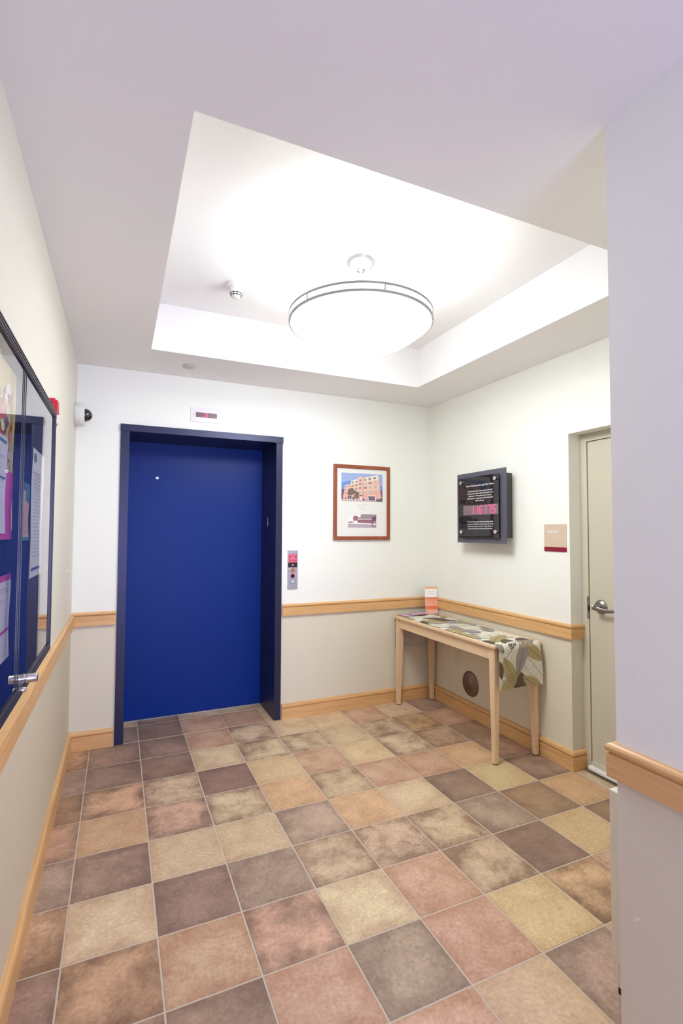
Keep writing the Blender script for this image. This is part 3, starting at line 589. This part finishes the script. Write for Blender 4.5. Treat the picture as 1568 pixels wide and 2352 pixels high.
for sx in (-1, 1):
    for sy in (-1, 1):
        xo = (tx0 if sx < 0 else tx1)-sx*0.012; yo = (ty0 if sy < 0 else ty1)-sy*0.016; W1, W2 = 0.052, 0.032
        bm = BM()
        def sq(w, z): return [bm.verts.new(p) for p in ((xo, yo, z), (xo-sx*w, yo, z), (xo-sx*w, yo-sy*w, z), (xo, yo-sy*w, z))]
        rs = [sq(W2, 0.006), sq(W1, az1-aw-0.01), sq(W1, az1)]
        for A, B in zip(rs, rs[1:]):
            for q in range(4): bm.faces.new((A[q], A[(q+1) % 4], B[(q+1) % 4], B[q]))
        bm.faces.new(rs[0]); bm.faces.new(rs[-1])
        bmesh.ops.recalc_face_normals(bm, faces=bm.faces)
        bmesh.ops.bevel(bm, geom=[e for e in bm.edges if abs(e.verts[0].co.z-e.verts[1].co.z) > 0.05], offset=0.004, segments=2, affect='EDGES')
        lg = obj('leg', bm, TBL_Z, TB)
        bm = BM(); box(bm, min(xo-sx*0.003, xo-sx*(W2-0.003)), max(xo-sx*0.003, xo-sx*(W2-0.003)), min(yo-sy*0.003, yo-sy*(W2-0.003)), max(yo-sy*0.003, yo-sy*(W2-0.003)), 0.0, 0.007)
        tag(obj('foot_pad', bm, M_BLACK, lg), 'black foot pad')

# table runner with printed leaves
def build_runner():
    X0, X1 = 2.470, 2.812; YF, YN = -0.045, -1.302; zt = 0.7475; e = 0.0055
    drop_n, drop_f = 0.272, 0.265
    Lf = YF-YN
    def S(s, t, off=0.0):
        """s: 0 at far hem .. total; t: 0..1 across"""
        w = (X1-X0)
        if s < drop_f:
            q = drop_f-s; x = X0+w*t-0.004; y = YF+e+0.012*math.sin(t*5+1.0)*q/drop_f; return Vector((x, y+off, zt-q))
        if s < drop_f+Lf:
            return Vector((X0+w*t, YF-(s-drop_f), zt+off))
        q = s-drop_f-Lf
        flare = 0.03*q/drop_n
        x = X0+w*t+0.0*q+(t-0.5)*0.02*q/drop_n+0.006*math.sin(q*14)*(t-0.3)
        y = YN-e-0.010*math.sin(min(1, q/0.03)*PI/2)-0.016*(q/drop_n)*(0.5+0.5*math.sin(t*7.5+0.5))
        return Vector((x, y-off, zt-q))
    tot = drop_f+Lf+drop_n
    bm = BM(); ss = [tot*i/130 for i in range(131)]; nT = 18
    for off, flip in ((0.0, False), (-0.0012, True)):
        g = [[bm.verts.new(S(s, k/nT, off)) for k in range(nT+1)] for s in ss]
        for i in range(130):
            for k in range(nT):
                f = bm.faces.new((g[i][k], g[i][k+1], g[i+1][k+1], g[i+1][k])); f.material_index = 4 if flip else 0; f.smooth = True
    ww = X1-X0
    random.seed(21); lid = [0]
    def leaf(s0, t0, ang, Ln, Wd, mi):
        lid[0] += 1; n = 26; off = 0.0007+0.00004*lid[0]
        ca, sa = math.cos(ang), math.sin(ang)
        def pt(a, b_, o):                       # a along, b across in metres
            s = s0+a*ca-b_*sa; t = t0+(a*sa+b_*ca)
            s = max(0.001, min(tot-0.001, s)); t = max(0.0, min(ww, t)); return S(s, t/ww, o)
        def wid(u): return Wd*math.sin(PI*min(1, max(0, u))**0.82)**0.75
        rows = [[bm.verts.new(pt(Ln*i/n, wid(i/n)*c, off)) for c in (-1, -0.75, -0.5, -0.25, 0, 0.25, 0.5, 0.75, 1)] for i in range(n+1)]
        for A, B in zip(rows, rows[1:]):
            for q in range(8):
                try: f = bm.faces.new((A[q], A[q+1], B[q+1], B[q])); f.material_index = mi
                except ValueError: pass
        def strip(a0, b0, a1, b1, w):
            m_ = 12 if a1-a0 > 0.05 else 5; d = Vector((a1-a0, b1-b0)); nn = Vector((-d.y, d.x)).normalized()*w/2; pr = None
            for i in range(m_+1):
                u = i/m_; c = Vector((a0, b0))+d*u
                cur = [bm.verts.new(pt(c.x+nn.x, c.y+nn.y, off+0.00003)), bm.verts.new(pt(c.x-nn.x, c.y-nn.y, off+0.00003))]
                if pr: f = bm.faces.new((pr[0], pr[1], cur[1], cur[0])); f.material_index = 5
                pr = cur
        strip(0, 0, Ln*0.98, 0, 0.0026)
        for i in range(1, 17):
            u = i/18.0; a = Ln*u; w_ = wid(min(1, u+0.12))*0.97
            for sg in (-1, 1): strip(a, 0, a+Ln*0.13, sg*w_, 0.0015)
    s = -0.02; cols = [1, 2, 3, 3, 1, 2, 3, 1, 6, 2]
    ci = 0
    while s < drop_f+Lf-0.09:
        for col in range(3):
            t = (col+0.5)/3*ww+random.uniform(-0.03, 0.03)
            leaf(s+random.uniform(-0.02, 0.02), t, random.choice((-1, 1))*random.uniform(0.3, 1.15)+(PI if random.random() < 0.35 else 0), random.uniform(0.16, 0.21), random.uniform(0.040, 0.054), cols[(ci*7+col*3) % 10]); ci += 1
        s += 0.078
    s1 = drop_f+Lf                               # the leaves that show on the hanging end
    for u0, v0, u1, v1, wd, mi in ((0.05, 0.75, 0.25, 1.05, 0.030, 3), (0.55, -0.15, 0.04, 0.40, 0.050, 3), (0.98, 0.80, 0.56, 0.16, 0.056, 3), (0.00, 0.35, 0.05, 0.75, 0.022, 6), (0.44, 1.10, 0.52, 0.66, 0.062, 6),
                                   (0.55, -0.02, 1.06, 0.46, 0.045, 1), (0.95, 1.12, 0.55, 0.76, 0.040, 1), (0.02, 1.10, 0.44, 0.62, 0.042, 1), (0.36, 0.92, 0.10, 0.26, 0.044, 1), (0.66, -0.22, 0.42, 0.76, 0.042, 2), (-0.05, -0.1, 0.10, 0.16, 0.028, 2), (0.62, -0.04, 0.98, -0.12, 0.026, 2)):
        ds, dt = (v1-v0)*drop_n, (u1-u0)*ww
        leaf(s1+v0*drop_n, u0*ww, math.atan2(dt, ds), math.hypot(ds, dt), wd, mi)
    o = obj('table_runner', bm, [mat('runner_cream_linen', rgb(222, 216, 196), 0.9), mat('runner_olive_leaf', rgb(184, 166, 118), 0.9), mat('runner_grey_leaf', rgb(164, 156, 154), 0.9), mat('runner_cream_leaf', rgb(228, 224, 208), 0.9), mat('runner_underside', rgb(196, 188, 180), 0.9), mat('runner_vein_line', rgb(92, 78, 54), 0.9), mat('runner_dark_leaf', rgb(104, 88, 76), 0.9)])
    tag(o, 'cream cloth runner printed with olive and grey leaves draped over the console table', 'table runner')
build_runner()

# leaflets on the table
def flat_leaflet(x, y, z, w, h, rz, bands, label, group):
    """thin folded leaflet lying flat; bands of colour along its length"""
    bm = BM(); used = []
    box(bm, -w/2, w/2, -h/2, h/2, 0.0, 0.0022, 0, bev=0.0004)
    mats = [mat('leaflet_paper', rgb(226, 190, 214), 0.4)]
    for i, (f0, f1, c, sk) in enumerate(bands):
        mats.append(mat('leaflet_print', rgb(*c), 0.35)); zz = 0.00235
        prism(bm, [(-w/2+w*f0, -h/2+0.001, zz), (-w/2+w*f1, -h/2+0.001, zz), (-w/2+w*min(1, f1+sk), h/2-0.001, zz), (-w/2+w*min(1, f0+sk), h/2-0.001, zz)], (0, 0, 0.0002), i+1)
    o = obj('leaflet', bm, mats); o.location = (x, y, z); o.rotation_euler.z = rz
    return tag(o, label, 'leaflet', group)
zz = 0.7515; LG = 'leaflets fanned on the console table'
B1 = [(0.0, 0.22, (222, 120, 190), 0), (0.22, 0.45, (255, 225, 235), 0.1), (0.62, 0.85, (104, 84, 112), 0.1)]
B2 = [(0.0, 0.3, (112, 92, 116), 0), (0.35, 0.6, (216, 190, 170), 0.1), (0.62, 0.8, (92, 82, 108), 0.1)]
B3 = [(0.0, 0.2, (196, 140, 200), 0), (0.25, 0.75, (236, 168, 200), 0.1), (0.8, 1.0, (240, 210, 236), 0)]
B4 = [(0.0, 0.5, (232, 160, 205), 0.1), (0.55, 0.7, (150, 100, 160), 0.1), (0.72, 0.95, (248, 206, 232), 0)]
for i, (x, y, rz_, B, lab) in enumerate(((2.532, -0.108, 0.10, B1, 'pink and white leaflet at the left end of the fan on the table'), (2.580, -0.112, 0.16, B2, 'purple-grey leaflet second from the left in the fan on the table'), (2.628, -0.114, 0.22, B3, 'mauve leaflet third from the left in the fan on the table'), (2.672, -0.120, 0.30, B4, 'bright pink leaflet nearest the standing orange leaflet'))):
    flat_leaflet(x, y, zz+0.0028*i, 0.085, 0.085, rz_, B, lab, LG)
# standing orange leaflet in a clear holder
SL = thing('leaflet_stand', 'orange and white leaflet standing upright at the back of the table', 'leaflet', (2.782, -0.125, 0.751), 0.30)
SL.rotation_euler = (-0.10, 0, -0.16)
w, h = 0.058, 0.232
bm = BM(); box(bm, -w, w, -0.0045, 0.0, 0.0, h, 0, bev=0.0006)
bands = [(0.93, 1.0, (250, 176, 130)), (0.62, 0.93, (250, 248, 248)), (0.545, 0.62, (240, 146, 104)), (0.29, 0.545, (250, 182, 158)), (0.16, 0.29, (246, 130, 92)), (0.0, 0.16, (250, 190, 172))]
mats = [M_WHITE]
for i, (a, b_, c) in enumerate(bands): mats.append(mat('leaflet_print', rgb(*c), 0.4)); box(bm, -w+0.0005, w-0.0005, -0.0051, -0.0044, h*a, h*b_, i+1)
lf = obj('leaflet_body', bm, mats, SL)
bm = BM()
for z in (0.075, 0.088, 0.101, 0.113, 0.124): box(bm, -w*0.78, w*0.72, -0.0054, -0.005, z, z+0.0035)
tag(obj('text_lines', bm, mat('orange_print', rgb(242, 142, 110), 0.6), lf), 'orange lines of small print')
bm = BM()
for z, q in ((0.190, 0.6), (0.174, 0.45)): box(bm, -w*q, w*q, -0.0054, -0.005, z, z+0.005)
tag(obj('title_lines', bm, mat('pale_grey_print', rgb(228, 224, 226), 0.6), lf), 'pale grey title lines')
bm = BM(); lathe(bm, [(0.007, 0.0), (0.010, 0.0), (0.010, 0.0004), (0.007, 0.0004), (0.007, 0.0)], 24, 0, Matrix.Translation((-0.042, -0.0051, 0.020)) @ MXX)
tag(obj('round_seal', bm, mat('salmon_print', rgb(244, 128, 110), 0.5), lf), 'small round salmon seal')
bm = BM(); box(bm, -w, w, 0.0, 0.002, 0.0, 0.20); box(bm, -w, w, 0.0, 0.055, 0.0, 0.002)
tag(obj('easel_back', bm, mat('grey_card', rgb(150, 146, 146), 0.5), SL), 'grey card easel behind the leaflet')

# ---------------------------------------------------------------- items on the left wall; local x = world +y, outward = world +x
def lthing(name, label, cat, y, z, d=0.0):
    """placed in the left wall's own frame: y along the wall"""
    c, s = math.cos(LRZ), math.sin(LRZ)
    return thing(name, label, cat, (d*c-y*s, d*s+y*c, z), PI/2+LRZ)
# notice case
NC = lthing('notice_case', 'wide glass-fronted black notice case on the left wall', 'notice board', -1.47, 0.985)
# local x from 0 (far end, towards the corner) to negative (towards the camera), outward is -y, z up from the bottom edge
cw_, chh, cd = 1.56, 0.962, 0.046
bm = BM()
M_ALU = mat('black_anodised_aluminium', rgb(62, 56, 64), 0.32, 0.6)
fw = 0.030
box(bm, -fw, 0.0, -cd, 0.0, 0.0, chh, bev=0.002); box(bm, -cw_, -cw_+fw, -cd, 0.0, 0.0, chh, bev=0.002)
box(bm, -cw_+fw, -fw, -cd, 0.0, chh-fw, chh, bev=0.002); box(bm, -cw_+fw, -fw, -cd, 0.0, 0.0, fw, bev=0.002)
for k in range(3): box(bm, -cw_+0.01, -0.01, -cd-0.0015, -cd+0.001, chh-0.008-k*0.009, chh-0.005-k*0.009)
obj('case_frame', bm, M_ALU, NC)
bm = BM(); box(bm, -cw_+0.01, -0.01, -0.008, -0.001, 0.01, chh-0.01); obj('back_panel', bm, mat('dark_felt', (0.010, 0.011, 0.022, 1), 0.95, spec=0.1), NC)
M_GLASS = bpy.data.materials.new('case_glass'); M_GLASS.use_nodes = True; nt = M_GLASS.node_tree
for n_ in list(nt.nodes): nt.nodes.remove(n_)
out = nt.nodes.new('ShaderNodeOutputMaterial'); tr = nt.nodes.new('ShaderNodeBsdfTransparent'); gl = nt.nodes.new('ShaderNodeBsdfGlossy'); fr = nt.nodes.new('ShaderNodeFresnel'); ms = nt.nodes.new('ShaderNodeMixShader')
gl.inputs['Roughness'].default_value = 0.0; fr.inputs['IOR'].default_value = 1.52; gl.inputs['Color'].default_value = (1, 1, 1, 1)
wv = nt.nodes.new('ShaderNodeTexNoise'); wv.inputs['Scale'].default_value = 2.3; wv.inputs['Detail'].default_value = 0; wb_ = nt.nodes.new('ShaderNodeBump'); wb_.inputs['Distance'].default_value = 0.0011; wb_.inputs['Strength'].default_value = 1.0
tcg = nt.nodes.new('ShaderNodeTexCoord'); nt.links.new(tcg.outputs['Object'], wv.inputs['Vector']); nt.links.new(wv.outputs['Fac'], wb_.inputs['Height']); nt.links.new(wb_.outputs['Normal'], gl.inputs['Normal'])
m1 = nt.nodes.new('ShaderNodeMath'); m1.operation = 'ADD'; m1.inputs[1].default_value = 1.0
m2 = nt.nodes.new('ShaderNodeMath'); m2.operation = 'DIVIDE'; m3 = nt.nodes.new('ShaderNodeMath'); m3.operation = 'MULTIPLY'; m3.inputs[1].default_value = 2.0
m4 = nt.nodes.new('ShaderNodeMath'); m4.operation = 'SUBTRACT'; m4.inputs[0].default_value = 1.0; m5 = nt.nodes.new('ShaderNodeMath'); m5.operation = 'MULTIPLY'; ge = nt.nodes.new('ShaderNodeNewGeometry')
# two-sided pane: both surfaces' reflection 2F/(1+F) on the outer face, nothing more on the way out
nt.links.new(fr.outputs[0], m1.inputs[0]); nt.links.new(fr.outputs[0], m2.inputs[0]); nt.links.new(m1.outputs[0], m2.inputs[1]); nt.links.new(m2.outputs[0], m3.inputs[0])
nt.links.new(ge.outputs['Backfacing'], m4.inputs[1]); nt.links.new(m3.outputs[0], m5.inputs[0]); nt.links.new(m4.outputs[0], m5.inputs[1]); nt.links.new(m5.outputs[0], ms.inputs[0]); nt.links.new(tr.outputs[0], ms.inputs[1]); nt.links.new(gl.outputs[0], ms.inputs[2]); nt.links.new(ms.outputs[0], out.inputs[0])
split = -0.675
for a, b_, yy in ((split, -fw-0.001, -0.040), (-cw_+fw+0.001, split-0.006, -0.040)):
    bm = BM(); box(bm, a, b_, yy-0.0, yy+0.004, fw-0.004, chh-fw+0.004); g = obj('glass_door', bm, M_GLASS, NC)
    e0 = a if a == split else b_
    bm = BM(); box(bm, e0-0.0025, e0+0.0025, yy-0.001, yy+0.006, fw, chh-fw); e1 = e0+(0.022 if a == split else -0.022); box(bm, e1-0.0015, e1+0.0015, yy-0.001, yy+0.006, fw, chh-fw); tag(obj('glass_edge', bm, mat('dark_glass_edge', rgb(14, 16, 30), 0.2), g), 'dark edge strip of the glass door')
    kx = split+0.028 if a == split else split-0.034
# chrome knob between the doors
bm = BM(); lathe(bm, [(0.0, 0.036), (0.0115, 0.036), (0.013, 0.034), (0.013, 0.004), (0.015, 0.002), (0.015, 0.0)], 32, 0, Matrix.Translation((-0.560, -0.0405, 0.033)) @ MXX)
tag(obj('door_knob', bm, M_CHROME, NC, smooth=True), 'short chrome cylinder knob')
bm = BM(); lathe(bm, [(0.0, 0.010), (0.006, 0.010), (0.0075, 0.008), (0.0075, 0.0)], 20, 0, Matrix.Translation((-0.62, -0.046, 0.016)) @ MXX)
tag(obj('case_lock', bm, M_CHROME, NC, smooth=True), 'tiny chrome lock')
# papers inside: placed in wall coordinates (y along wall, z), 12 mm off the wall
def sheet(name, label, cat, y0, y1, z0, z1, d, base, items, skew=0.0, group='papers in the notice case'):
    """sheet from y0 (near) to y1 (far); items: (f0,f1,g0,g1,color) fractions across and up"""
    t = lthing(name, label, cat, (y0+y1)/2, z0, 0.0); 
    if group: t['group'] = group
    w_, h_ = (y1-y0), (z1-z0); bm = BM(); N = 10
    def P(u, v, o): return ((u-0.5)*w_+skew*(v-0.5), -(d+0.0015*math.sin(v*7+u*2)+o), v*h_)
    for o_ in (0.0, 0.0006):
        for i in range(N):
            vs_ = [bm.verts.new(P(u, v, o_)) for u, v in ((0, i/N), (1, i/N), (1, (i+1)/N), (0, (i+1)/N))]
            bm.faces.new(vs_)
    mats = [mat('paper_'+name, rgb(*base), 0.7)]
    me = obj('paper_sheet', bm, mats, t)
    if items:
        bm = BM(); cs = []
        for q, it in enumerate(items):
            f0, f1, g0, g1, c = it
            if c not in cs: cs.append(c)
            if name == 'poster':
                n7 = 9; f = bm.faces.new([bm.verts.new(P(min(1, (f0+f1)/2+(f1-f0)*0.5*r7*math.cos(2*PI*k7/n7)), (g0+g1)/2+(g1-g0)*0.75*r7*math.sin(2*PI*k7/n7), 0.0009+0.00003*q)) for k7 in range(n7) for r7 in (random.uniform(0.7, 1.15),)]); f.material_index = cs.index(c); continue
            n_ = max(1, int((g1-g0)*N)+1)
            for i in range(n_):
                va, vb = g0+(g1-g0)*i/n_, g0+(g1-g0)*(i+1)/n_
                f = bm.faces.new([bm.verts.new(P(u, v, 0.0009+0.00005*q)) for u, v in ((f0, va), (f1, va), (f1, vb), (f0, vb))]); f.material_index = cs.index(c)
        obj('printed_artwork' if len(cs) > 2 else 'printed_lines', bm, [mat('print_ink', rgb(*c), 0.7) for c in cs], t)
    return t
def lines(f0, f1, g0, g1, n, c, jit=0.0):
    return [(f0, f1-random.uniform(0, jit), g0+(g1-g0)*i/n, g0+(g1-g0)*(i+0.30)/n, c) for i in range(n)]
random.seed(11)
art = [(0.30, 0.62, 0.30, 0.95, (222, 200, 150))]
for k in range(70):
    u = random.uniform(0.35, 0.88); v = random.uniform(0.20, 0.82); s_ = random.uniform(0.05, 0.12)
    art.append((u, min(0.9, u+s_*1.3), v, v+s_*0.5, random.choice(((206, 70, 50), (230, 110, 70), (120, 60, 120), (70, 80, 130), (90, 110, 80), (236, 226, 200), (226, 150, 130), (196, 60, 90)))))
sheet('poster', 'yellow poster with a bright flower bouquet in the notice case', 'poster', -2.56, -2.115, 1.46, 1.905, 0.012, (216, 198, 120), art)
sheet('pink_sheet', 'pink sheet edge below the yellow poster in the notice case', 'paper', -2.50, -2.145, 1.436, 1.62, 0.0165, (214, 66, 160), None)
sheet('letter', 'white letter with blue rules pinned over the poster in the notice case', 'paper', -2.54, -2.255, 1.452, 1.70, 0.0215, (222, 222, 236), lines(0.1, 0.9, 0.1, 0.9, 20, (196, 198, 218), 0.2)+[(0.05, 0.95, 0.93, 0.96, (90, 130, 190)), (0.05, 0.95, 0.56, 0.58, (70, 90, 160))])
sheet('info_card', 'small teal and orange card in the middle of the notice case', 'card', -1.985, -1.836, 1.428, 1.615, 0.012, (206, 178, 130), [(0.0, 1.0, 0.86, 1.0, (60, 110, 116)), (0.55, 1.0, 0.66, 0.86, (60, 120, 116)), (0.0, 1.0, 0.0, 0.06, (70, 130, 130)), (0.0, 0.22, 0.06, 0.86, (226, 186, 110))]+lines(0.3, 0.95, 0.12, 0.62, 9, (214, 130, 96), 0.2))
sheet('notice_page', 'long white typed page near the far end of the notice case', 'paper', -1.805, -1.545, 1.296, 1.748, 0.014, (226, 226, 240), lines(0.14, 0.9, 0.16, 0.84, 24, (192, 192, 212), 0.3)+[(0.1, 0.9, 0.055, 0.075, (40, 44, 130)), (0.12, 0.26, 0.90, 0.965, (90, 120, 70))], skew=0.01)
sheet('flyer', 'white flyer with pink header low in the notice case', 'paper', -2.50, -2.120, 1.108, 1.340, 0.014, (226, 222, 230), [(0.0, 1.0, 0.93, 1.0, (208, 60, 140)), (0.0, 1.0, 0.32, 0.36, (214, 70, 150))]+lines(0.1, 0.9, 0.45, 0.88, 11, (204, 176, 196), 0.3)+lines(0.1, 0.8, 0.05, 0.28, 6, (186, 182, 196), 0.3))
# fire alarm strobe
FA = lthing('fire_alarm', 'red fire alarm strobe on the left wall beyond the notice case', 'fire alarm', -1.305, 1.922)
bm = BM(); box(bm, -0.040, 0.040, -0.026, 0.0, 0.0, 0.112, bev=0.005); ab = obj('alarm_body', bm, M_RED, FA)
bm = BM(); box(bm, -0.032, 0.032, -0.034, -0.024, 0.052, 0.106, bev=0.004); obj('horn_cover', bm, M_RED, FA)
bm = BM(); box(bm, -0.032, 0.032, -0.034, -0.024, 0.006, 0.044, bev=0.004); tag(obj('strobe_lens', bm, mat('clear_pinkish_lens', rgb(240, 214, 216), 0.1), FA), 'clear strobe lens')
bm = BM(); lathe(bm, [(0.0, 0.001), (0.003, 0.001), (0.003, 0.0)], 12, 0, Matrix.Translation((-0.040, -0.014, 0.092)) @ Matrix.Rotation(-PI/2, 4, 'Y')); obj('screw', bm, M_DARK, FA)
# light switch
LS = lthing('light_switch', 'ivory wall switch plate beside the back left corner', 'switch', -0.435, 1.157)
bm = BM(); box(bm, -0.060, 0.060, -0.005, 0.0, 0.0, 0.122, bev=0.002); obj('cover_plate', bm, M_IVORY, LS)
for sx in (-0.023, 0.023):
    bm = BM(); box(bm, sx-0.005, sx+0.005, -0.013, -0.004, 0.055, 0.078, bev=0.0015); obj('toggle', bm, M_IVORY, LS)

# ---------------------------------------------------------------- white heater unit behind the corridor wall end
HU = thing('cabinet_heater', 'white metal cabinet heater tucked behind the near wall end', 'heater', (1.74, -2.860, 0))
M_HW = mat('white_enamel_cabinet', rgb(226, 222, 212), 0.35)
bm = BM(); box(bm, 0.0, 0.90, 0.0, 0.213, 0.100, 0.634, bev=0.003); obj('heater_body', bm, M_HW, HU)
bm = BM(); box(bm, 0.012, 0.888, 0.0, 0.203, 0.022, 0.102); obj('heater_plinth', bm, M_HW, HU)
for x in (0.012, 0.868):
    bm = BM(); box(bm, x, x+0.02, 0.14, 0.203, 0.0, 0.024, bev=0.003); tag(obj('heater_foot', bm, M_BLACK, HU), 'black foot')
bm = BM()
for k in range(12): box(bm, 0.06+k*0.066, 0.11+k*0.066, 0.2128, 0.2145, 0.56, 0.568)
obj('outlet_grille', bm, M_DARK, HU)
